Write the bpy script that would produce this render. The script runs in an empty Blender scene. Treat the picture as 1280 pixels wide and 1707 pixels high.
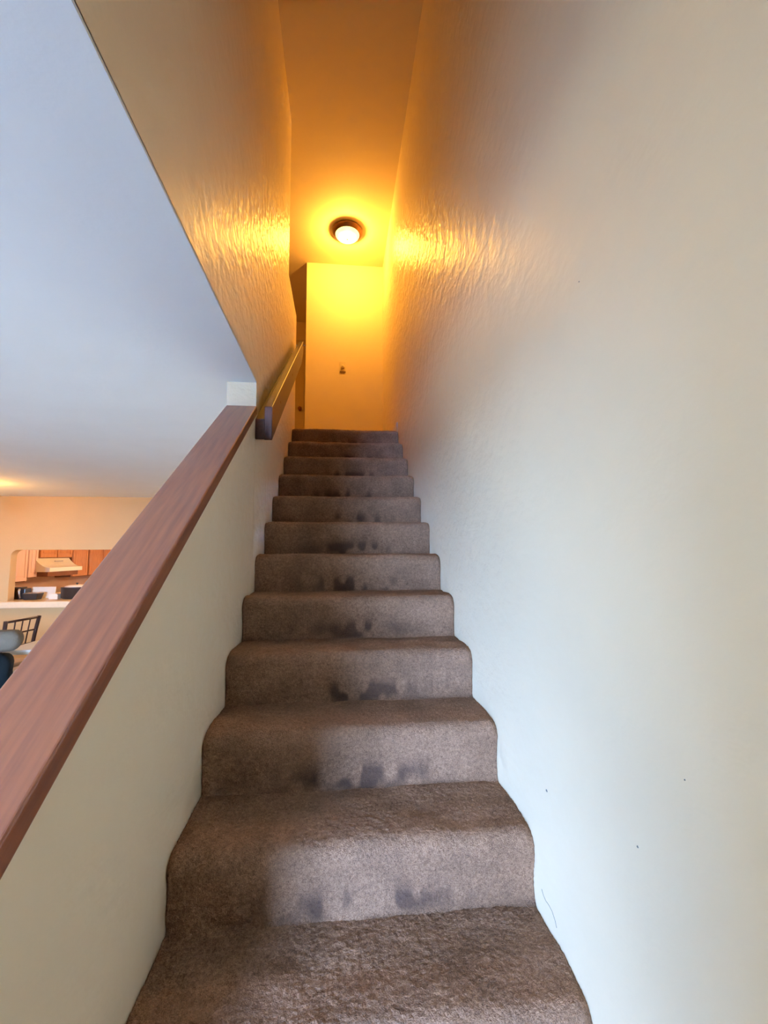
import bpy, bmesh, math, random
import numpy as np
from mathutils import Vector, Matrix, Euler

random.seed(4)
S = bpy.context.scene
COL = S.collection
PI = math.pi

# ------------------------------------------------------------------ measures
W = 0.90                                  # stair width, left wall face x=0, right wall face x=W
RISE, RUN = 0.17596, 0.24919
Y1, Z1 = 0.90486, -0.88803                # nose of the first step that fills the frame's foot
FL, LC = -1.592, 0.815                    # ground floor level, ground floor ceiling
UF, UC = Z1 + 11*RISE, 3.427              # upper floor, upper ceiling
YE = 4.948                                # wall at the head of the stairs
YK = 6.646                                # kitchen wall with the pass-through
YB, XL = -2.5, -5.0                       # wall behind the camera, far left wall
YV = -1.2                                 # where the stairwell void begins
YC = 2.0835                               # upper end of the half wall
FX = 728.407
CAPZ, CAPS = -0.75502, 0.69871            # cap rail: z = CAPZ + CAPS*y

# ------------------------------------------------------------------ camera
def cam_setup():
    yaw, pt, ro = 0.10237, 0.09274, -0.00356
    f = Vector((math.sin(yaw)*math.cos(pt), math.cos(yaw)*math.cos(pt), math.sin(pt)))
    r = Vector((math.cos(yaw), -math.sin(yaw), 0)); u = r.cross(f)
    r2 = r*math.cos(ro) + u*math.sin(ro); u2 = -r*math.sin(ro) + u*math.cos(ro)
    m = Matrix((r2, u2, -f)).transposed().to_4x4()
    m.translation = (0.39858, 0, 0)
    c = bpy.data.cameras.new('camera'); o = bpy.data.objects.new('camera', c); COL.objects.link(o)
    o.matrix_world = m
    c.sensor_fit = 'VERTICAL'; c.sensor_height = 24.0
    c.lens = FX*24.0/1707.0
    c.clip_start = 0.01; c.clip_end = 500
    S.camera = o
cam_setup()

# ------------------------------------------------------------------ world, portals, exposure
S.view_settings.view_transform = 'Standard'
S.view_settings.look = 'None'
S.view_settings.gamma = 1
S.view_settings.use_curve_mapping = False
S.view_settings.exposure = 0.0
S.cycles.use_denoising = True
S.cycles.diffuse_bounces = 5
S.cycles.glossy_bounces = 3
S.cycles.max_bounces = 6
S.cycles.use_adaptive_sampling = True
S.cycles.adaptive_threshold = .05
S.cycles.adaptive_min_samples = 16
S.cycles.caustics_reflective = False
S.cycles.caustics_refractive = False
S.cycles.sample_clamp_indirect = 6

SKY = 232.0
wd = bpy.data.worlds.new('sky'); S.world = wd; wd.use_nodes = True
nt = wd.node_tree; nt.nodes.clear()
tc = nt.nodes.new('ShaderNodeTexCoord'); sx = nt.nodes.new('ShaderNodeSeparateXYZ')
rp = nt.nodes.new('ShaderNodeValToRGB'); bg = nt.nodes.new('ShaderNodeBackground'); wo = nt.nodes.new('ShaderNodeOutputWorld')
nt.links.new(tc.outputs['Generated'], sx.inputs[0]); nt.links.new(sx.outputs['Z'], rp.inputs[0])
rp.color_ramp.elements[0].position = 0.0; rp.color_ramp.elements[0].color = (.37, .59, 1, 1)
rp.color_ramp.elements[1].position = 1.0; rp.color_ramp.elements[1].color = (.22, .43, 1, 1)
nt.links.new(rp.outputs[0], bg.inputs[0]); bg.inputs[1].default_value = SKY
nt.links.new(bg.outputs[0], wo.inputs[0])

def portal(name, loc, rot, sx_, sy_):
    l = bpy.data.lights.new(name, 'AREA'); l.shape = 'RECTANGLE'; l.size = sx_; l.size_y = sy_
    l.cycles.is_portal = True
    o = bpy.data.objects.new(name, l); COL.objects.link(o); o.location = loc; o.rotation_euler = rot
    return o
# openings: front door, window beside it, window in the far left wall
DOOR = (-2.40, -1.20, FL, FL+2.05)                       # x0 x1 z0 z1 in the wall behind the camera
WIN1 = (-2.3, -1.7, FL+0.55, FL+2.10)                   # y0 y1 z0 z1 in the far left wall
WIN2 = (0.1, 1.2, FL+0.55, FL+2.10)                     # y0 y1 z0 z1 in the far left wall
portal('door_daylight', ((DOOR[0]+DOOR[1])/2, YB-.14, (DOOR[2]+DOOR[3])/2), (PI/2, 0, 0), DOOR[1]-DOOR[0], DOOR[3]-DOOR[2])
portal('window_daylight', (XL-.14, (WIN1[0]+WIN1[1])/2, (WIN1[2]+WIN1[3])/2), (PI/2, 0, -PI/2), WIN1[1]-WIN1[0], WIN1[3]-WIN1[2])
portal('side_window_daylight', (XL-.14, (WIN2[0]+WIN2[1])/2, (WIN2[2]+WIN2[3])/2), (PI/2, 0, -PI/2), WIN2[1]-WIN2[0], WIN2[3]-WIN2[2])
sun = bpy.data.lights.new('sun', 'SUN'); sun.energy = 2700; sun.angle = .01; sun.color = (.82, .92, 1)
so = bpy.data.objects.new('sun', sun); COL.objects.link(so)
so.rotation_euler = Vector((-.35, -.42, -1)).to_track_quat('-Z', 'Y').to_euler()   # high, from beyond the house

# ------------------------------------------------------------------ materials
def mat(name, col, rough=.5, spec=.5, metal=0, coat=0, bump=(), var=0, var_scale=3, col2=None, sheen=0, emit=None, es=0, stretch=None, bstretch=None):
    m = bpy.data.materials.new(name); m.use_nodes = True
    t = m.node_tree; b = t.nodes['Principled BSDF']
    b.inputs['Base Color'].default_value = (*col, 1); b.inputs['Roughness'].default_value = rough
    b.inputs['Specular IOR Level'].default_value = spec; b.inputs['Metallic'].default_value = metal
    b.inputs['Coat Weight'].default_value = coat; b.inputs['Sheen Weight'].default_value = sheen
    if emit: b.inputs['Emission Color'].default_value = (*emit, 1); b.inputs['Emission Strength'].default_value = es
    co = t.nodes.new('ShaderNodeTexCoord'); src = co.outputs['Object']
    if stretch:
        mp = t.nodes.new('ShaderNodeMapping'); mp.inputs['Scale'].default_value = stretch
        t.links.new(src, mp.inputs['Vector']); src = mp.outputs['Vector']
    if var or col2:
        n = t.nodes.new('ShaderNodeTexNoise'); n.inputs['Scale'].default_value = var_scale; n.inputs['Detail'].default_value = 5
        t.links.new(src, n.inputs['Vector'])
        r = t.nodes.new('ShaderNodeValToRGB')
        c2 = col2 or tuple(min(1, c*(1+var)) for c in col)
        c1 = col if col2 else tuple(c*(1-var) for c in col)
        r.color_ramp.elements[0].position = .3; r.color_ramp.elements[0].color = (*c1, 1)
        r.color_ramp.elements[1].position = .7; r.color_ramp.elements[1].color = (*c2, 1)
        t.links.new(n.outputs['Fac'], r.inputs[0]); t.links.new(r.outputs[0], b.inputs['Base Color'])
    prev = None
    if bstretch:
        mp = t.nodes.new('ShaderNodeMapping'); mp.inputs['Scale'].default_value = bstretch
        t.links.new(co.outputs['Object'], mp.inputs['Vector']); src = mp.outputs['Vector']
    for sc, st, di in bump:
        n = t.nodes.new('ShaderNodeTexNoise'); n.inputs['Scale'].default_value = sc; n.inputs['Detail'].default_value = 3
        t.links.new(src, n.inputs['Vector'])
        bp = t.nodes.new('ShaderNodeBump'); bp.inputs['Strength'].default_value = st; bp.inputs['Distance'].default_value = di
        t.links.new(n.outputs['Fac'], bp.inputs['Height'])
        if prev: t.links.new(prev.outputs[0], bp.inputs['Normal'])
        prev = bp
    if prev: t.links.new(prev.outputs[0], b.inputs['Normal'])
    return m

CREAM = (.83, .70, .50)
M = {}
M['wall'] = mat('cream wall paint', CREAM, .40, .42, bump=((5, .14, .03), (15, .75, .016)), var=.025, var_scale=2.2, bstretch=(1, 1, 1.35))
def relief_mask(m):
    """the trowelled relief is heavier towards the stair head"""
    t = m.node_tree; bp = [n for n in t.nodes if n.type == 'BUMP'][1]
    co = [n for n in t.nodes if n.type == 'TEX_COORD'][0]
    sp = t.nodes.new('ShaderNodeSeparateXYZ'); mr = t.nodes.new('ShaderNodeMapRange')
    mr.inputs[1].default_value = .9; mr.inputs[2].default_value = 2.2; mr.inputs[3].default_value = .12; mr.inputs[4].default_value = .8
    t.links.new(co.outputs['Object'], sp.inputs[0]); t.links.new(sp.outputs['Y'], mr.inputs[0]); t.links.new(mr.outputs[0], bp.inputs['Strength'])
relief_mask(M['wall'])
M['wall_flat'] = mat('cream wall paint matt', CREAM, .6, .3, bump=((60, .2, .004),), var=.02)
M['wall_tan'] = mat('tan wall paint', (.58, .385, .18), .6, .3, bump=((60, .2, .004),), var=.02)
M['ceil_up'] = mat('stairwell ceiling paint', (.70, .60, .42), .7, .3, bump=((70, .15, .004),))
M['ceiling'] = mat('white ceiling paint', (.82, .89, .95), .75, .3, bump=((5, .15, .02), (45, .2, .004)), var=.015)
M['white'] = mat('white paint', (.80, .78, .72), .4, .4, bump=((80, .1, .002),))
M['floor'] = mat('tan floor carpet', (.50, .38, .28), .95, .1, bump=((300, .6, .004),), var=.1, var_scale=40)
M['wood'] = mat('red-brown stained wood', (.130, .033, .011), .38, .45, coat=.12, col2=(.215, .064, .020), var_scale=2.6, stretch=(26, 1.6, 26), bump=((6, .10, .002),))
M['darkwood'] = mat('dark stained wood', (.030, .009, .006), .33, .3, coat=.06, col2=(.065, .022, .012), var_scale=3, stretch=(30, 2, 30), bump=((6, .12, .002),))
M['door'] = mat('cream painted door', (.66, .56, .38), .4, .4, bump=((50, .1, .002),))
M['brass'] = mat('aged brass', (.30, .12, .05), .35, .5, metal=.8, var=.1)
M['bronze'] = mat('dark bronze metal', (.16, .075, .035), .42, .5, metal=.75, var=.2, var_scale=20)
M['plastic'] = mat('ivory plastic', (.72, .62, .42), .4, .5, var=.02)
M['mark_shade'] = mat('dark slot', (.16, .085, .03), .6, .3, var=.1)  # dark of the dial mark and of the painted shade bar
M['mark'] = mat('grey scuff', (.17, .16, .15), .8, .2, var=.2, var_scale=60)
M['oak'] = mat('orange oak', (.52, .20, .065), .42, .5, col2=(.64, .28, .10), var_scale=4, stretch=(18, 18, 2))
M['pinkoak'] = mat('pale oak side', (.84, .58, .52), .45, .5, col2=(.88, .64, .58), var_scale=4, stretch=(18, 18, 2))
M['hood'] = mat('cream enamel', (.86, .82, .66), .3, .5, var=.02)
M['black'] = mat('black plastic', (.018, .016, .017), .35, .5, var=.2, var_scale=12)
M['gap'] = mat('dark cabinet frame', (.20, .075, .03), .6, .3, var=.15)
M['splash'] = mat('tan backsplash', (.62, .42, .31), .55, .4, var=.06, bump=((20, .1, .003),))
M['steel'] = mat('brushed steel', (.62, .61, .60), .28, .5, metal=.9, var=.05, stretch=(2, 2, 40))
M['ledge'] = mat('cream laminate', (.74, .57, .36), .35, .5, var=.03, var_scale=30)
M['chair'] = mat('dark brown metal', (.05, .018, .010), .5, .25, metal=0, var=.2, var_scale=15)
M['seat'] = mat('tan seat fabric', (.42, .30, .20), .9, .2, bump=((200, .4, .003),), var=.08)
M['teal'] = mat('dark teal upholstery', (.003, .006, .007), .85, .2, bump=((220, .4, .003),), var=.25, var_scale=8)
M['grey'] = mat('grey fabric', (.12, .09, .06), .9, .2, bump=((180, .5, .004), (14, .4, .02)), var=.12, var_scale=10)
M['paper'] = mat('white paper', (.80, .70, .55), .7, .3, var=.03)
M['stucco'] = mat('tan stucco', (.44, .37, .26), .9, .2, bump=((40, .3, .01),), var=.06)
M['ground'] = mat('pale concrete ground', (.42, .48, .54), .9, .2, var=.1, var_scale=1.5)

def glass_mat():
    m = bpy.data.materials.new('window glass'); m.use_nodes = True; t = m.node_tree; t.nodes.clear()
    o = t.nodes.new('ShaderNodeOutputMaterial'); mx = t.nodes.new('ShaderNodeMixShader')
    tr = t.nodes.new('ShaderNodeBsdfTransparent'); gl = t.nodes.new('ShaderNodeBsdfGlossy'); gl.inputs['Roughness'].default_value = .02
    fr = t.nodes.new('ShaderNodeFresnel'); fr.inputs[0].default_value = 1.45
    t.links.new(fr.outputs[0], mx.inputs[0]); t.links.new(tr.outputs[0], mx.inputs[1]); t.links.new(gl.outputs[0], mx.inputs[2])
    t.links.new(mx.outputs[0], o.inputs[0]); return m
M['glass'] = glass_mat()

def carpet_mat():
    m = bpy.data.materials.new('taupe carpet pile'); m.use_nodes = True; t = m.node_tree; b = t.nodes['Principled BSDF']
    L = t.links.new
    def node(k, **kw):
        n = t.nodes.new(k)
        for a, v in kw.items(): setattr(n, a, v)
        return n
    co = node('ShaderNodeTexCoord')
    def noise(scale, detail=3, rough=.6, src=None):
        n = node('ShaderNodeTexNoise'); n.inputs['Scale'].default_value = scale; n.inputs['Detail'].default_value = detail
        n.inputs['Roughness'].default_value = rough; L(src or co.outputs['Object'], n.inputs['Vector']); return n
    geo = node('ShaderNodeNewGeometry')
    fine = noise(420, 2, src=geo.outputs['Position']); mid = noise(110, 4, src=geo.outputs['Position']); big = noise(7, 3, src=geo.outputs['Position'])
    r = node('ShaderNodeValToRGB')
    r.color_ramp.elements[0].position = .33; r.color_ramp.elements[0].color = (.105, .057, .037, 1)
    r.color_ramp.elements[1].position = .68; r.color_ramp.elements[1].color = (.41, .242, .152, 1)
    mx = node('ShaderNodeMix'); mx.data_type = 'FLOAT'; mx.inputs[0].default_value = .4
    L(fine.outputs['Fac'], mx.inputs[2]); L(mid.outputs['Fac'], mx.inputs[3])
    L(mx.outputs[0], r.inputs[0])
    # large blotches
    br = node('ShaderNodeValToRGB'); br.color_ramp.elements[0].position = .35; br.color_ramp.elements[0].color = (.78, .77, .76, 1)
    br.color_ramp.elements[1].position = .65; br.color_ramp.elements[1].color = (1.08, 1.06, 1.04, 1)
    L(big.outputs['Fac'], br.inputs[0])
    m1 = node('ShaderNodeMix'); m1.data_type = 'RGBA'; m1.blend_type = 'MULTIPLY'; m1.inputs[0].default_value = 1
    L(r.outputs[0], m1.inputs[6]); L(br.outputs[0], m1.inputs[7])
    # shoe scuffs low on each riser: attribute 'scuff' carries their own shape
    at = node('ShaderNodeAttribute'); at.attribute_name = 'scuff'
    m2 = node('ShaderNodeMix'); m2.data_type = 'RGBA'; m2.blend_type = 'MIX'
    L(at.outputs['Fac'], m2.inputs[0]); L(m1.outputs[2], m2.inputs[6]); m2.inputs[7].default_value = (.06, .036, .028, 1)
    L(m2.outputs[2], b.inputs['Base Color'])
    b.inputs['Roughness'].default_value = .95; b.inputs['Specular IOR Level'].default_value = .06
    b1 = node('ShaderNodeBump'); b1.inputs['Strength'].default_value = .9; b1.inputs['Distance'].default_value = .004; L(fine.outputs['Fac'], b1.inputs['Height'])
    m150 = noise(190, 2, src=geo.outputs['Position'])
    b2 = node('ShaderNodeBump'); b2.inputs['Strength'].default_value = .8; b2.inputs['Distance'].default_value = .004; L(m150.outputs['Fac'], b2.inputs['Height']); L(b1.outputs[0], b2.inputs['Normal'])
    L(b2.outputs[0], b.inputs['Normal'])
    return m
M['carpet'] = carpet_mat()

# ------------------------------------------------------------------ mesh helpers
def link(name, me, m=None, parent=None):
    o = bpy.data.objects.new(name, me); COL.objects.link(o)
    if m: me.materials.append(M[m] if isinstance(m, str) else m)
    if parent: o.parent = parent
    return o
def obj(name, bm, m, parent=None, smooth=False, bevel=0, segs=2):
    if bevel:
        bmesh.ops.remove_doubles(bm, verts=bm.verts, dist=1e-6)
        es = [e for e in bm.edges if len(e.link_faces) == 2 and e.calc_face_angle(0) > .5]
        bmesh.ops.bevel(bm, geom=es, offset=bevel, segments=segs, affect='EDGES', profile=.5)
    bmesh.ops.recalc_face_normals(bm, faces=bm.faces)
    me = bpy.data.meshes.new(name); bm.to_mesh(me); bm.free()
    if smooth:
        me.polygons.foreach_set('use_smooth', [True]*len(me.polygons))
    return link(name, me, m, parent)
def tag(o, label, cat=None, group=None, kind=None):
    o['label'] = label
    if cat: o['category'] = cat
    if group: o['group'] = group
    if kind: o['kind'] = kind
    return o
def thing(name, label, cat, loc=(0, 0, 0), rz=0, group=None):
    o = bpy.data.objects.new(name, None); COL.objects.link(o); o.location = loc; o.rotation_euler = (0, 0, rz)
    o.empty_display_size = .1
    return tag(o, label, cat, group)
def box(bm, x0, x1, y0, y1, z0, z1):
    vs = [bm.verts.new(p) for p in ((x0,y0,z0),(x1,y0,z0),(x1,y1,z0),(x0,y1,z0),(x0,y0,z1),(x1,y0,z1),(x1,y1,z1),(x0,y1,z1))]
    for f in ((3,2,1,0),(4,5,6,7),(0,1,5,4),(1,2,6,5),(2,3,7,6),(3,0,4,7)): bm.faces.new([vs[i] for i in f])
    return bm
def B(*a): return box(bmesh.new(), *a)
def prism(pts, axis, a, b, bm=None):
    """extrude a polygon; axis 0: pts are (y,z), 1: (x,z), 2: (x,y)"""
    bm = bm or bmesh.new()
    def P(p, t): return {0: (t, p[0], p[1]), 1: (p[0], t, p[1]), 2: (p[0], p[1], t)}[axis]
    va = [bm.verts.new(P(p, a)) for p in pts]; vb = [bm.verts.new(P(p, b)) for p in pts]
    n = len(pts)
    fa = bm.faces.new(va); fb = bm.faces.new(vb[::-1])
    for i in range(n): bm.faces.new((va[i], vb[i], vb[(i+1) % n], va[(i+1) % n]))
    fa.normal_update(); fb.normal_update()
    bmesh.ops.triangulate(bm, faces=[fa, fb])
    return bm
def lathe(prof, n=32, bm=None, c=(0, 0, 0)):
    bm = bm or bmesh.new(); rings = []
    for r, z in prof:
        if r < 1e-6: rings.append([bm.verts.new((c[0], c[1], c[2]+z))])
        else: rings.append([bm.verts.new((c[0]+r*math.cos(2*PI*i/n), c[1]+r*math.sin(2*PI*i/n), c[2]+z)) for i in range(n)])
    for a, b in zip(rings, rings[1:]):
        for i in range(n):
            j = (i+1) % n
            if len(a) == 1 and len(b) == 1: continue
            if len(a) == 1: bm.faces.new((a[0], b[j], b[i]))
            elif len(b) == 1: bm.faces.new((a[i], a[j], b[0]))
            else: bm.faces.new((a[i], a[j], b[j], b[i]))
    return bm
def tube(pts, r, n=10, bm=None):
    bm = bm or bmesh.new(); rings = []
    pts = [Vector(p) for p in pts]
    for k, p in enumerate(pts):
        d = (pts[min(k+1, len(pts)-1)] - pts[max(k-1, 0)]).normalized()
        a = d.orthogonal().normalized() if abs(d.z) > .9 else d.cross(Vector((0, 0, 1))).normalized()
        b = d.cross(a)
        rr = r[k] if isinstance(r, (list, tuple)) else r
        rings.append([bm.verts.new(p + a*rr*math.cos(2*PI*i/n) + b*rr*math.sin(2*PI*i/n)) for i in range(n)])
    for a, b in zip(rings, rings[1:]):
        for i in range(n): bm.faces.new((a[i], a[(i+1) % n], b[(i+1) % n], b[i]))
    bm.faces.new(rings[0][::-1]); bm.faces.new(rings[-1]); return bm
def struct(name, bm, m, label, **k):
    return tag(obj(name, bm, m, **k), label, kind='structure')

# ------------------------------------------------------------------ the setting
struct('wall_right', B(W, W+.12, YB, YE+.12, FL-.2, UC+.1), 'wall', 'tall cream plaster wall running up the right side of the stairs')
# left wall: full height past the half wall, hanging above the living room ceiling nearer the camera, guard height at the stair head
gz = 2.14
poly = [(YC, FL-.2), (YK, FL-.2), (YK, LC+.02), (4.3, LC+.02), (4.3, UF-.19), (3.856, UF-.19), (3.856, gz), (3.25, gz), (3.25, UC), (YV, UC), (YV, LC+.008), (YC, LC+.008)]
struct('wall_left', prism(poly, 0, -.137, 0), 'wall', 'cream plaster wall on the left of the stairs above the handrail')
# half wall under the cap rail
ct = .05
def capz(y): return CAPZ + CAPS*y
HY0 = .57
struct('wall_half', prism([(HY0, FL-.2), (YC, FL-.2), (YC, capz(YC)-ct+.004), (HY0, capz(HY0)-ct+.004)], 0, -.132, -.001), 'wall', 'sloping cream half wall between the stairs and the living room')
# head of the stairs: wall and the return beyond its left corner
struct('wall_end', prism([(0, YE), (W, YE), (W, YE+.12), (.12, YE+.12), (.12, 6.32), (0, 6.32)], 2, UF-.02, UC), 'wall_flat', 'yellow-lit cream wall closing the head of the stairs')
struct('ceiling_upper', B(-1.5, W+.12, YV-.1, 6.5, UC, UC+.1), 'ceil_up', 'cream ceiling of the stairwell carrying the round lamp')
struct('wall_header', B(0, W, YV-.12, YV, LC, UC), 'wall_flat', 'cream wall above the entry behind the stair foot')
struct('wall_hall_left', B(-1.42, -1.3, 2.9, 6.44, LC+.03, UC), 'wall_flat', 'cream wall on the far side of the upstairs hall')
struct('wall_hall_front', B(-1.3, -.137, 2.9, 3.02, LC+.03, UC), 'wall_flat', 'cream wall closing the near end of the upstairs hall')
# hall end with a door
hd = (-.62, -.06, UF, UF+2.03)
struct('wall_hall_end', prism([(-1.3, UF-.02), (hd[0], UF-.02), (hd[0], hd[3]), (hd[1], hd[3]), (hd[1], UF-.02), (0, UF-.02), (0, UC), (-1.3, UC)], 1, 6.32, 6.44), 'wall_flat', 'cream wall at the far end of the upstairs hall')
d1 = struct('door_1', B(hd[0]+.004, hd[1]-.004, 6.345, 6.385, UF+.008, hd[3]-.004), 'door', 'cream painted door at the end of the upstairs hall', bevel=.003)
for a, b in ((hd[0]+.07, -.36), (-.32, hd[1]-.07)):
    for c, d in ((UF+.2, UF+.9), (UF+1.05, UF+1.85)):
        obj('panel', B(a, b, 6.338, 6.346, c, d), 'door', d1, bevel=.004)
kn = lathe([(0, 0), (.026, 0), (.026, .006), (.011, .010), (.010, .035), (.024, .043), (.029, .055), (.024, .066), (0, .070)], 20)
bmesh.ops.rotate(kn, verts=kn.verts, cent=(0, 0, 0), matrix=Matrix.Rotation(PI/2, 3, 'X'))
ko = obj('door_knob', kn, 'brass', d1, smooth=True); ko.location = (-.185, 6.345, 2.10)
tr = bmesh.new(); box(tr, hd[0]-.065, hd[0], 6.302, 6.322, UF, hd[3]+.065); box(tr, hd[1], hd[1]+.055, 6.302, 6.322, UF, hd[3]+.065); box(tr, hd[0], hd[1], 6.302, 6.322, hd[3], hd[3]+.065)
struct('trim_1', tr, 'door', 'cream casing around the upstairs hall door', bevel=.003)
fu = struct('floor_upper', B(0.001, W-.001, Y1+11*RUN+.20, YE, UF-.18, UF), 'carpet', 'taupe carpet of the upper landing')
struct('floor_hall', prism([(-1.3, 3.02), (-.138, 3.02), (-.138, 3.858), (-.001, 3.858), (-.001, 6.42), (-1.3, 6.42)], 2, UF-.19, UF-.001), 'carpet', 'taupe carpet of the upstairs hall')
bb = B(.0, W, YE-.014, YE, UF, UF+.085)
struct('baseboard_end', bb, 'white', 'cream baseboard along the wall at the stair head', bevel=.004)
struct('baseboard_right', B(W-.013, W, Y1+11*RUN+.035, YE-.014, UF, UF+.085), 'white', 'cream baseboard of the upper landing beside the right wall', bevel=.004)

# ground floor shell
struct('floor', B(XL-.1, W, YB-.1, 10.8, FL-.1, FL), 'floor', 'tan floor of the living room and kitchen')
cl = bmesh.new(); box(cl, XL-.1, 0, YB-.1, YC, LC, LC+.0115); box(cl, XL-.1, -.137, YC, 10.8, LC, LC+.0115); box(cl, 0, W, YB-.1, YV-.0, LC, LC+.0115)
struct('ceiling', cl, 'ceiling', 'white living room ceiling lit by bluish daylight')
def wall_with_holes(axis, t0, t1, a0, a1, z0, z1, holes):
    bm = bmesh.new(); hs = sorted(holes); cur = a0
    def bx(p, q, r, s):
        if q-p > 1e-4 and s-r > 1e-4:
            box(bm, p, q, t0, t1, r, s) if axis == 1 else box(bm, t0, t1, p, q, r, s)
    for h in hs:
        bx(cur, h[0], z0, z1); bx(h[0], h[1], z0, h[2]); bx(h[0], h[1], h[3], z1); cur = h[1]
    bx(cur, a1, z0, z1); return bm
struct('wall_back', wall_with_holes(1, YB-.12, YB, XL, W, FL-.1, LC, [DOOR]), 'wall_flat', 'cream living room wall behind the camera with the front door')
struct('wall_far_left', wall_with_holes(0, XL-.12, XL, YB-.12, 10.8, FL-.1, LC, [WIN1, WIN2]), 'wall_flat', 'cream wall on the far left of the living room')
struct('wall_light_block', B(-.12, 0, YB, -.66, FL, LC), 'wall_flat', 'unseen cream wall added behind the camera to shade the near right wall')  # added out of view to cut door daylight off the near right wall
struct('wall_kitchen_back', B(XL, 0, 10.7, 10.8, FL, LC), 'wall_flat', 'cream back wall of the kitchen')
struct('wall_kitchen_right', B(-.12, 0, YK, 10.7, FL, LC), 'wall_flat', 'cream right-hand wall of the kitchen')
def window(name, axis, h, t, lab):
    bm = bmesh.new(); f = .05
    def bx(bm, a0, a1, z0, z1, d0, d1):
        box(bm, a0, a1, t+d0, t+d1, z0, z1) if axis == 1 else box(bm, t+d0, t+d1, a0, a1, z0, z1)
    bx(bm, h[0], h[0]+f, h[2], h[3], -.09, -.03); bx(bm, h[1]-f, h[1], h[2], h[3], -.09, -.03)
    bx(bm, h[0]+f, h[1]-f, h[2], h[2]+f, -.09, -.03); bx(bm, h[0]+f, h[1]-f, h[3]-f, h[3], -.09, -.03)
    mid = (h[0]+h[1])/2; bx(bm, mid-.02, mid+.02, h[2]+f, h[3]-f, -.09, -.03)
    w = struct(name, bm, 'white', lab)
    for a, b in ((h[0]+f, mid-.02), (mid+.02, h[1]-f)):
        g = bmesh.new(); bx(g, a, b, h[2]+f, h[3]-f, -.062, -.056); obj('pane', g, 'glass', w)
    s = bmesh.new(); bx(s, h[0]-.04, h[1]+.04, h[2]-.03, h[2], -.03, .05); obj('sill', s, 'white', w)
window('window_1', 0, WIN1, XL, 'wide white framed window beside the front door corner of the far left wall')
window('window_2', 0, WIN2, XL, 'narrow white framed window in the middle of the far left living room wall')
# open front door, folded back against the wall
d2 = struct('door_2', B(DOOR[0]-1.02, DOOR[0]-.01, YB+.03, YB+.07, FL+.01, DOOR[3]-.01), 'white', 'white front door standing open behind the camera', bevel=.003)
obj('door_handle', tube([(DOOR[0]-.95, YB+.07, FL+1.0), (DOOR[0]-.95, YB+.12, FL+1.0), (DOOR[0]-.83, YB+.12, FL+1.0)], .009, 8), 'steel', d2, smooth=True)
struct('wall_warm_bounce', B(-7.6, -7.4, -9, 9, FL-.2, 2.6), 'stucco', 'unseen tan stucco wall added outside the left windows to warm their light')  # added out of view to bounce warm light through the left windows
struct('ground', B(-60, 40, -60, 60, FL-.3, FL-.16), 'ground', 'pale concrete ground outside the house')

# kitchen wall with a pass-through whose upper left corner is rounded
ox0, ox1, oz0, oz1 = -4.17, -1.9, -.74, .057
arc = [(ox0+.09-.09*math.cos(a), oz1-.09+.09*math.sin(a)) for a in [k*PI/2/8 for k in range(9)]]
arc2 = [(ox1-.09+.09*math.sin(a), oz1-.09+.09*math.cos(a)) for a in [k*PI/2/8 for k in range(9)]]
loop = [(XL, FL), (XL, LC), (0, LC), (0, FL), (ox1, FL)]
bm = bmesh.new()
box(bm, XL, ox0, YK, YK+.12, FL, LC); box(bm, ox1, -.137, YK, YK+.12, FL, LC); box(bm, ox0, ox1, YK, YK+.12, FL, oz0)
prism([(ox0, LC), (ox0, oz1-.09)] + arc[1:] + arc2 + [(ox1, LC)], 1, YK, YK+.12, bm)
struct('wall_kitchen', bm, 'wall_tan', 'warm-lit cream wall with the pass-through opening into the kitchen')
struct('trim_2', B(-4.31, -1.8, YK-.10, YK+.55, -.742, -.653), 'ledge', 'cream ledge of the kitchen pass-through', bevel=.012)
struct('wall_splash', B(XL, XL+.012, YK+.12, 10.7, -.72, LC), 'splash', 'tan kitchen wall behind the cabinets')

# small dents and scuffs in the right wall
wr = bpy.data.objects['wall_right']
for (y, z, a, b) in ((1.066, -.573, .0045, .003), (.735, -.493, .0022, .002), (.828, .569, .0016, .0016), (.62, -.33, .0014, .0012)):
    bm = lathe([(0, .0012), (a*.6, .001), (a, 0)], 9); bmesh.ops.rotate(bm, verts=bm.verts, cent=(0, 0, 0), matrix=Matrix.Rotation(-PI/2, 3, 'Y'))
    bmesh.ops.scale(bm, verts=bm.verts, vec=(1, 1, b/a))
    o = obj('dent', bm, 'mark', wr, smooth=True); o.location = (W, y, z)
sc = tube([(W-.0002, 1.112, -.826), (W-.0002, 1.104, -.834), (W-.0002, 1.092, -.838), (W-.0002, 1.076, -.836), (W-.0002, 1.060, -.838), (W-.0002, 1.046, -.848), (W-.0002, 1.040, -.858)], .0006, 6)
obj('scratch', sc, 'mark', wr)

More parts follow.
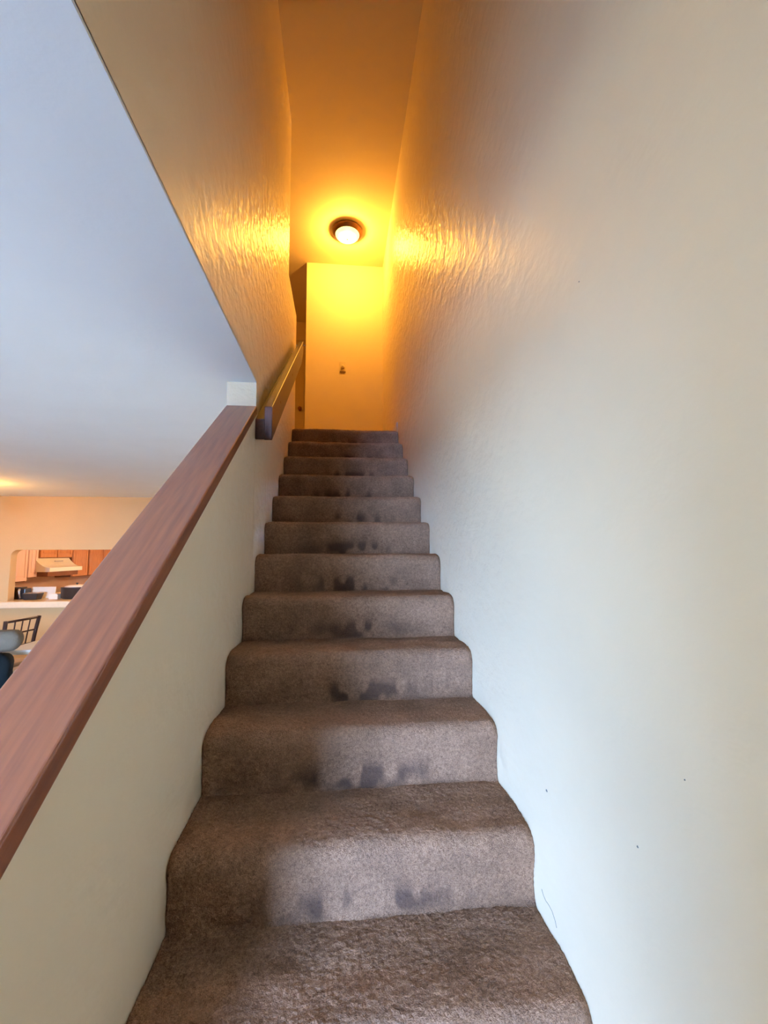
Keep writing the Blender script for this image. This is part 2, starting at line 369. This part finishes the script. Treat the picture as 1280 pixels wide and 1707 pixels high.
# ------------------------------------------------------------------ staircase
rng = np.random.default_rng(11)
def vnoise(u, v, seed):
    """smooth 2-D value noise in -1..1"""
    r = np.random.default_rng(seed).random((256, 256))*2-1
    i = np.floor(u).astype(int); j = np.floor(v).astype(int); a = u-i; b = v-j
    a = a*a*(3-2*a); b = b*b*(3-2*b)
    g = lambda p, q: r[p % 256, q % 256]
    return (g(i, j)*(1-a)+g(i+1, j)*a)*(1-b) + (g(i, j+1)*(1-a)+g(i+1, j+1)*a)*b
stairs = thing('staircase', 'straight staircase covered in worn taupe carpet with rounded step edges', 'staircase', (W/2, .158, FL))
def make_step(i, du, dv):
    y0, z0 = Y1+(i-1)*RUN, Z1+(i-2)*RISE           # riser foot
    R, ov = .036, .012                             # nosing radius and overhang
    pr = []                                        # closed-form profile, riser foot to tread back
    for a in np.linspace(0, PI/2, 6): pr.append((-.014+.014*math.sin(a), .010-.014*math.cos(a)))
    pr += [(0, .05), (-.002, RISE*.45), (-.006, RISE-R*2.1)]
    cy, cz = -ov+R, RISE-R
    for a in np.linspace(-.25, PI/2-.05, 12): pr.append((cy-R*math.cos(a), cz+R*math.sin(a)))
    endy = RUN+.004 if i < 12 else .24
    pr += [(cy+.05, RISE+.0005), (endy*.6, RISE-.001), (endy, RISE)]
    pr = np.array(pr)
    d = np.r_[0, np.cumsum(np.hypot(*np.diff(pr, axis=0).T))]
    nv = max(24, int(d[-1]/dv)); nu = max(20, int((W-.002)/du))
    t = np.linspace(0, d[-1], nv+1); py = np.interp(t, d, pr[:, 0]); pz = np.interp(t, d, pr[:, 1])
    ty, tz = np.gradient(py, t), np.gradient(pz, t); L = np.hypot(ty, tz); ny, nz = -tz/L, ty/L
    x = np.linspace(.001, W-.001, nu+1)
    X, T = np.meshgrid(x, t); s = (i+5)*17+5
    n = .0008*vnoise(X/.012, T/.012, s) + .0011*vnoise(X/.0058, T/.0058, s+1) + .0035*vnoise(X/.09, T/.06, s+2)
    if du < .003: n += .0012*vnoise(X/.0036, T/.0036, s+3)
    edge = np.minimum(np.minimum(T, d[-1]-T)/.012, 1); n = n*edge
    n += .004*vnoise(X/.30, T*0+.5, s+4)*np.exp(-((T-d[16])/.05)**2)       # wavy nosing
    # pile rolls over at the walls
    wall = np.minimum(X, W-X); drop = .010*np.exp(-(wall/.012)**2)*np.exp(-((T-d[15])/.05)**2)
    Y = y0 + py[:, None] + n*ny[:, None] - drop*ny[:, None]*0 + drop*.6; Z = z0 + pz[:, None] + n*nz[:, None] - drop
    nr = (nv+1)*(nu+1)
    verts = np.stack([X, Y, Z], -1).reshape(-1, 3)
    lo = z0-.02
    # solid body: skirt to the base and back
    idx = np.arange(nr).reshape(nv+1, nu+1)
    faces = np.stack([idx[:-1, :-1], idx[:-1, 1:], idx[1:, 1:], idx[1:, :-1]], -1).reshape(-1, 4).tolist()
    ex = [(.001, y0-.012, lo), (W-.001, y0-.012, lo), (W-.001, y0+endy, lo), (.001, y0+endy, lo)]
    verts = np.vstack([verts, ex]); a, b, c, e = nr, nr+1, nr+2, nr+3
    faces += [[a, e, c, b], list(idx[0, ::-1]) + [a, b], list(idx[-1, :]) + [c, e]]
    faces += [list(idx[:, 0]) + [e, a], list(idx[::-1, -1]) + [b, c]]
    me = bpy.data.meshes.new('step'); me.from_pydata(verts.tolist(), [], [list(map(int, f)) for f in faces]); me.update()
    # scuff attribute: smudges where shoe tips meet the riser
    low = np.exp(-((T-.045)/.035)**2)*(T > .008)
    mid = np.exp(-((X-W*.52)/.21)**2)
    bl = np.clip(vnoise(X/.035, T/.07, s+7)*2.0+.35, 0, 1)
    sfu = np.clip(low*mid*bl*1.25, 0, .8)
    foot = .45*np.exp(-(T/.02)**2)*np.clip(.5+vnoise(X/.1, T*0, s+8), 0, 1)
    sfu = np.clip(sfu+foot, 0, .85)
    val = np.r_[sfu.reshape(-1), np.zeros(4)].astype(np.float32)
    at = me.attributes.new('scuff', 'FLOAT', 'POINT'); at.data.foreach_set('value', val)
    sm = np.zeros(len(me.polygons), bool); sm[:nu*nv] = True; me.polygons.foreach_set('use_smooth', sm)
    o = link('step', me, 'carpet', stairs)
    o.matrix_parent_inverse = Matrix.Translation(stairs.location).inverted()
    return o
for i in range(12, -3, -1):
    du = .0026 if i in (1, 2) else .0036 if i in (3, 4) else .007 if 0 < i < 8 else .012
    make_step(i, du, du)

# ------------------------------------------------------------------ cap rail and handrail
L = (YC-.54)/math.cos(math.atan(CAPS)); ang = math.atan(CAPS); th = ct*math.cos(ang)
cap = tag(obj('cap_rail', B(-.0705, .0705, -.02, L, -th, 0), 'wood', bevel=.005, segs=3), 'broad red-brown wooden cap rail sloping along the top of the half wall', 'rail')
cap.rotation_euler = (ang, 0, 0); cap.location = (-.0675, .54, capz(.54))
# trim the cap's upper end square to the wall it butts against
hr = thing('handrail', 'dark stained plank handrail fixed to the upper left stair wall', 'handrail', (.04, 2.07, .53))
def slope_plank(name, x0, x1, ya, yb, ztop, h, par, m):
    zt = lambda y: ztop + CAPS*(y-2.07)
    pts = [(ya, zt(ya)), (yb, zt(yb)), (yb, zt(yb)-h*.62), (yb-.10, zt(yb-.10)-h), (ya+.012, zt(ya+.012)-h), (ya, zt(ya)-h+.008)]
    o = obj(name, prism(pts, 0, x0, x1), m, par, bevel=.003); o.matrix_parent_inverse = Matrix.Translation(par.location).inverted()
    return o
slope_plank('rail_plank', .042, .079, 2.07, 3.70, .694, .168, hr, 'darkwood')
slope_plank('mounting_strip', .0, .042, 2.075, 3.50, .632, .106, hr, 'darkwood')
for y in (2.35, 2.9, 3.4):
    z = .694+CAPS*(y-2.07)-.075
    bm = lathe([(0, .0015), (.007, .001), (.008, 0)], 12); bmesh.ops.rotate(bm, verts=bm.verts, cent=(0, 0, 0), matrix=Matrix.Rotation(PI/2, 3, 'Y'))
    o = obj('screw', bm, 'bronze', hr); o.matrix_parent_inverse = Matrix.Translation(hr.location).inverted(); o.location = (.079, y, z)

# ------------------------------------------------------------------ stairwell lamp
def lamp_glass(name, col, s_):
    m = bpy.data.materials.new(name); m.use_nodes = True; t = m.node_tree; b = t.nodes['Principled BSDF']
    b.inputs['Base Color'].default_value = (.9, .8, .5, 1); b.inputs['Roughness'].default_value = .3
    b.inputs['Emission Color'].default_value = (*col, 1)
    n = t.nodes.new('ShaderNodeTexNoise'); n.inputs['Scale'].default_value = 14
    r = t.nodes.new('ShaderNodeMapRange'); r.inputs[1].default_value = .35; r.inputs[2].default_value = .65; r.inputs[3].default_value = s_*.8; r.inputs[4].default_value = s_*1.2
    co = t.nodes.new('ShaderNodeTexCoord'); t.links.new(co.outputs['Object'], n.inputs['Vector'])
    t.links.new(n.outputs['Fac'], r.inputs[0]); t.links.new(r.outputs[0], b.inputs['Emission Strength'])
    return m
def flush_lamp(name, label, loc, R, col, s_, group=None, bulb=0, bcol=None):
    t = thing(name, label, 'ceiling lamp', loc, 0, group)
    k = R/.162
    obj('pan', lathe([(0, 0), (.150*k, 0), (.162*k, -.010*k), (.162*k, -.022*k), (.153*k, -.036*k), (.140*k, -.044*k), (.134*k, -.052*k), (.128*k, -.052*k), (.128*k, -.030*k), (0, -.030*k)], 48), 'bronze', t, smooth=True)
    g = [(.1275*k, -.046*k)] + [(.1275*k*math.cos(a), (-.046-.055*math.sin(a))*k) for a in np.linspace(.1, PI/2-.02, 10)] + [(0, -.101*k)]
    obj('glass_shade', lathe(g, 40), lamp_glass(name+' glass', col, s_), t, smooth=True)
    if bulb:
        l = bpy.data.lights.new('bulb', 'POINT'); l.energy = bulb; l.color = bcol; l.shadow_soft_size = .02
        lo = bpy.data.objects.new('bulb', l); COL.objects.link(lo); lo.parent = t; lo.location = (0, 0, -.146*k)
    obj('finial', lathe([(0, -.096*k), (.010*k, -.099*k), (.011*k, -.106*k), (.006*k, -.113*k), (0, -.116*k)], 14), 'bronze', t, smooth=True)
    return t
WARM = (1, .47, .065)
flush_lamp('ceiling_lamp', 'round flush ceiling lamp with bronze rim glowing yellow above the stair head', (.467, 4.385, UC), .162, (1, .80, .26), 2.6, bulb=54, bcol=WARM)

# wall plate at the stair head
sw = thing('wall_dimmer', 'small ivory wall dimmer plate on the yellow wall', 'switch', (.428, YE, 2.158))
bm = B(-.036, .036, -.007, 0, -.062, .062); obj('plate', bm, 'plastic', sw, bevel=.003)
bm = lathe([(0, .020), (.016, .020), (.021, .015), (.022, 0)], 20); bmesh.ops.rotate(bm, verts=bm.verts, cent=(0, 0, 0), matrix=Matrix.Rotation(PI/2, 3, 'X'))
o = obj('dial', bm, 'plastic', sw, smooth=True); o.location = (0, -.007, .0)
bm = lathe([(0, .001), (.005, .001), (.005, 0)], 10); bmesh.ops.rotate(bm, verts=bm.verts, cent=(0, 0, 0), matrix=Matrix.Rotation(PI/2, 3, 'X'))
k2 = obj('dial_mark', bm, 'mark_shade', o); k2.location = (0, -.020, 0)
obj('mark_shade', B(-.033, .033, -.010, -.006, -.066, -.052), 'mark_shade', sw)  # shade at the plate's lower edge, put in as a dark bar

# ------------------------------------------------------------------ living and dining room
ORANGE = (1, .45, .09)
def pendant(name, label, loc, drop, R_, col, s_):
    t = thing(name, label, 'pendant lamp', loc)
    obj('canopy', lathe([(0, 0), (.06, 0), (.055, -.018), (.012, -.028), (0, -.028)], 24), 'bronze', t, smooth=True)
    obj('stem', tube([(0, 0, -.02), (0, 0, -drop+R_*.9)], .007, 8), 'bronze', t, smooth=True)
    obj('glass_globe', lathe([(R_*math.sin(a), -drop+R_*math.cos(a)) for a in np.linspace(0, PI, 16)], 28), lamp_glass(name+' glass', col, s_), t, smooth=True)
    obj('collar', lathe([(0, -drop+R_*1.02), (.03, -drop+R_*.99), (.035, -drop+R_*.93), (0, -drop+R_*.93)], 16), 'bronze', t, smooth=True)
    return t
pendant('dining_pendant', 'warm glass globe lamp hanging over the dining corner beyond the left frame edge', (-3.80, 5.20, LC), .17, .12, ORANGE, 85)
pendant('kitchen_pendant', 'warm glass globe lamp hanging inside the kitchen', (-2.2, 8.2, LC), .55, .13, (1, .60, .30), 190)

def dining_chair(label, loc, rz):
    t = thing('dining_chair', label, 'chair', loc, rz, 'dining chairs near the pass-through')
    # back in the local x-z plane at y=0, seat towards +y
    H, w0, w1 = .93, .16, .205
    for s in (-1, 1):
        pts = [(s*w0*1.08, -.03, 0), (s*w0, 0, .45), (s*(w0+.02), -.012, .62), (s*w1, -.05, .93)]
        obj('back_post', tube([pts[0], pts[1], pts[2], ((pts[2][0]+pts[3][0])/2, -.028, .775), pts[3]], [.015, .018, .018, .018, .018], 8), 'chair', t, smooth=True)
        obj('front_leg', tube([(s*.19, .40, 0), (s*.185, .38, .44)], [.012, .017], 8), 'chair', t, smooth=True)
    def bw(z): return w0+.02 + (z-.62)/(.31)*(w1-w0-.02)
    def by(z): return -.012 - (z-.62)/.31*.038
    for z, r in ((.918, .012), (.79, .008), (.655, .008)):
        obj('cross_bar', tube([(-bw(z), by(z), z), (0, by(z)-.004, z), (bw(z), by(z), z)], r, 8), 'chair', t, smooth=True)
    for f in (-.45, 0, .45):
        obj('spindle', tube([(bw(.655)*f, by(.655), .655), (bw(.79)*f, by(.79), .79), (bw(.918)*f, by(.918), .918)], .006, 8), 'chair', t, smooth=True)
    obj('seat', B(-.20, .20, -.005, .41, .44, .485), 'seat', t, bevel=.016)
    obj('seat_rail', B(-.19, .19, .0, .40, .41, .442), 'chair', t, bevel=.004)
    return t
# chair back runs from the near end (-2.91,4.75) to the far end (-2.86,5.15)
dining_chair('dark metal dining chair with a lattice back behind the grey cushion', (-2.885, 4.95, FL), math.atan2(.40, .05))
dining_chair('dark metal dining chair half hidden behind the cap rail', (-2.37, 4.83, FL), math.atan2(.40, .05)+.15)

def soft_box(name, sx_, sy_, sz_, m, par, loc, r=.06, seed=0, puff=.02):
    bm = bmesh.new(); bmesh.ops.create_cube(bm, size=1)
    bmesh.ops.scale(bm, verts=bm.verts, vec=(sx_, sy_, sz_))
    bmesh.ops.bevel(bm, geom=list(bm.edges), offset=min(r, .45*min(sx_, sy_, sz_)), segments=4, affect='EDGES', profile=.5)
    bmesh.ops.subdivide_edges(bm, edges=[e for e in bm.edges if e.calc_length() > .1], cuts=4, use_grid_fill=True)
    rd = random.Random(seed)
    from mathutils import noise
    for v in bm.verts:
        f = (1-(2*v.co.x/sx_)**2)*(1-(2*v.co.y/sy_)**2)
        v.co.z += (1 if v.co.z > 0 else -1)*puff*max(0, f)
        v.co += noise.noise_vector(v.co*9+Vector((seed, 0, 0)))*.010
    o = obj(name, bm, m, par, smooth=True); o.location = loc; return o
# sofa seen end-on over the cap rail; its back runs away to the left
sofa = thing('sofa', 'dark teal sofa behind the cap rail in the living room', 'sofa', (-2.45, 3.55, FL), .42)
soft_box('backrest', 1.9, .24, .52, 'teal', sofa, (-.55, 0, .58), .07, 2, .0)
soft_box('base', 1.9, .86, .26, 'teal', sofa, (-.55, -.30, .24), .05, 3, .0)
soft_box('seat_cushion', 1.5, .62, .16, 'teal', sofa, (-.55, -.38, .43), .06, 4, .01)
soft_box('armrest', .2, .88, .36, 'teal', sofa, (.32, -.31, .42), .07, 5, .01)
soft_box('armrest', .2, .88, .36, 'teal', sofa, (-1.42, -.31, .42), .07, 6, .01)
for a in (-1.4, .3):
    for b in (.05, -.66): obj('foot', lathe([(0, 0), (.02, 0), (.028, .12), (0, .12)], 10, c=(a, b, 0)), 'black', sofa)
cu = soft_box('cushion', .62, .20, .145, 'grey', None, (-2.33, 3.62, FL+.93), .065, 9, .012)
cu.rotation_euler = (0, 0, .42); tag(cu, 'grey rolled cushion lying along the top of the teal sofa', 'cushion')
st = thing('side_table', 'small white side table between the sofa and the dining chair', 'side table', (-2.11, 4.12, FL), 0)
obj('table_top', B(-.2, .2, -.2, .2, .775, .815), 'paper', st, bevel=.006)
for a in (-.17, .17):
    for b in (-.17, .17): obj('leg', B(a-.018, a+.018, b-.018, b+.018, 0, .776), 'paper', st, bevel=.003)

# ------------------------------------------------------------------ kitchen cabinets along the far left wall
XF = -4.70
def raised_door(par, y0, y1, z0, z1, m, x=XF):
    d = obj('cabinet_door', B(x, x+.020, y0, y1, z0, z1), m, par, bevel=.004)
    f = .055
    if y1-y0 > .15:
        fr = bmesh.new()
        box(fr, x+.020, x+.027, y0+.004, y0+f, z0+.004, z1-.004); box(fr, x+.020, x+.027, y1-f, y1-.004, z0+.004, z1-.004)
        box(fr, x+.020, x+.027, y0+f, y1-f, z0+.004, z0+f); box(fr, x+.020, x+.027, y0+f, y1-f, z1-f, z1-.004)
        obj('door_frame', fr, m, d)
        obj('door_panel', B(x+.020, x+.025, y0+f+.02, y1-f-.02, z0+f+.02, z1-f-.02), m, d, bevel=.003)
    return d
def upper_cabinet(label, y0, y1, z0, doors, m, z1=.70):
    t = thing('wall_cabinet', label, 'cabinet', (XL, (y0+y1)/2, z0), 0, 'kitchen wall cabinets')
    ps = [obj('body', B(XL+.012, XF, y0, y1, z0, z1), 'gap', t, bevel=.002)]
    n = len(doors)
    for a, b in doors: ps.append(raised_door(t, a, b, z0+.012, z1-.01, m))
    inv = Matrix.Translation(t.location).inverted()
    for p in ps: p.matrix_parent_inverse = inv
    return t
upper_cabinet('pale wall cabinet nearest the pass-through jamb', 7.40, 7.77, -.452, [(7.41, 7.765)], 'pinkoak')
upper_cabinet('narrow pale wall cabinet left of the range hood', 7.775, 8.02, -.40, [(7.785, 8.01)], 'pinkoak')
upper_cabinet('short oak wall cabinet above the range hood', 8.03, 8.98, -.075, [(8.06, 8.50), (8.53, 8.96)], 'oak')
upper_cabinet('tall oak wall cabinet right of the range hood', 8.99, 10.6, -.445, [(9.0, 9.50), (9.57, 10.05), (10.1, 10.55)], 'oak')
# range hood: curved canopy flaring to a front lip
hd_ = thing('range_hood', 'cream under-cabinet range hood with a flared curved front', 'range hood', (XL+.3, 8.46, -.31))
prof = [(XL+.012, -.078), (XF+.005, -.078)]
for a in np.linspace(0, 1, 9): prof.append((XF+.008+.242*a, -.085-.15*(1-(1-a)**2.2)))
prof += [(-4.45, -.305), (XL+.012, -.305)]
bm = bmesh.new(); n = len(prof)
va = []; vb = []
for (x, z) in prof:
    va.append(bm.verts.new((x, 7.96, z))); vb.append(bm.verts.new((x, 8.90, z)))
fa = bm.faces.new(va); fb = bm.faces.new(vb[::-1])
for i in range(n): bm.faces.new((va[i], vb[i], vb[(i+1) % n], va[(i+1) % n]))
fa.normal_update(); fb.normal_update()
bmesh.ops.triangulate(bm, faces=[fa, fb])
inv = Matrix.Translation(hd_.location).inverted()
for o in (obj('canopy', bm, 'hood', hd_),
          obj('filter', B(XL+.05, -4.50, 8.0, 8.86, -.385, -.305), 'gap', hd_, bevel=.004),
          obj('vent_grille', B(-4.59, -4.575, 8.30, 8.52, -.135, -.120), 'steel', hd_)):
    o.matrix_parent_inverse = inv
# base run below, hidden mostly by the ledge
bc = thing('base_cabinet', 'oak base cabinet with pale worktop under the range hood', 'cabinet', (XL, 8.9, FL))
inv = Matrix.Translation(bc.location).inverted()
for o in (obj('body', B(XL+.012, -4.42, 7.2, 10.6, FL+.1, -.70), 'oak', bc), obj('worktop', B(XL+.012, -4.38, 7.2, 10.62, -.70, -.66), 'ledge', bc, bevel=.004), obj('plinth', B(XL+.012, -4.48, 7.2, 10.6, FL, FL+.1), 'black', bc)):
    o.matrix_parent_inverse = inv

# things on the ledge
ZL = -.653
def placed(t, *os):
    return t
cm = thing('coffee_maker', 'black coffee maker with a steel handle at the ledge end', 'coffee maker', (-4.20, 6.95, ZL))
obj('body', B(-.09, .09, -.06, .08, 0, .155), 'black', cm, bevel=.012)
obj('lid', B(-.085, .03, -.055, .075, .155, .172), 'black', cm, bevel=.006)
obj('handle', tube([(.035, -.07, .02), (.030, -.085, .08), (.022, -.085, .12), (.02, -.07, .15)], [.010, .014, .018, .016], 8), 'steel', cm, smooth=True)
pn = thing('roasting_pan', 'black flared pan on the ledge beside the coffee maker', 'pan', (-3.985, 6.86, ZL))
bm = bmesh.new()
def frus(bm, a0, b0, a1, b1, z0, z1):
    lo = [bm.verts.new((x, y, z0)) for x, y in ((-a0, -b0), (a0, -b0), (a0, b0), (-a0, b0))]; hi = [bm.verts.new((x, y, z1)) for x, y in ((-a1, -b1), (a1, -b1), (a1, b1), (-a1, b1))]
    bm.faces.new(lo[::-1]); bm.faces.new(hi)
    for i in range(4): bm.faces.new((lo[i], lo[(i+1) % 4], hi[(i+1) % 4], hi[i]))
frus(bm, .085, .06, .108, .075, 0, .088); obj('pan_body', bm, 'black', pn, bevel=.006)
bm = bmesh.new(); frus(bm, .100, .068, .088, .056, .088, .096); obj('pan_lid', bm, 'steel', pn, bevel=.003)
bo = tag(obj('cutting_board', B(-.165, .165, -.008, .008, 0, .165), 'paper', bevel=.006), 'pale cutting board leaning upright behind the black pan', 'board')
bo.location = (-3.97, 7.06, ZL); bo.rotation_euler = (-.12, 0, 0)
nb = thing('napkin_box', 'small white box on the ledge beside the black pot', 'box', (-3.70, 6.88, ZL))
obj('box_body', B(-.06, .06, -.04, .04, 0, .07), 'paper', nb, bevel=.004); obj('box_flap', B(-.055, .045, -.036, .036, .07, .082), 'paper', nb, bevel=.003)
po = thing('cooking_pot', 'black cooking pot with a pale lid on the ledge by the cap rail', 'pot', (-3.46, 6.98, ZL))
obj('pot_body', lathe([(0, 0), (.17, 0), (.19, .02), (.195, .16), (.20, .165), (.185, .168), (0, .166)], 32), 'black', po, smooth=True)
obj('pot_lid', lathe([(.15, .168), (.15, .176), (.10, .192), (.02, .198), (0, .199)], 32), 'paper', po, smooth=True)
obj('lid_knob', lathe([(0, .198), (.012, .198), (.012, .212), (.02, .222), (0, .228)], 14), 'black', po, smooth=True)
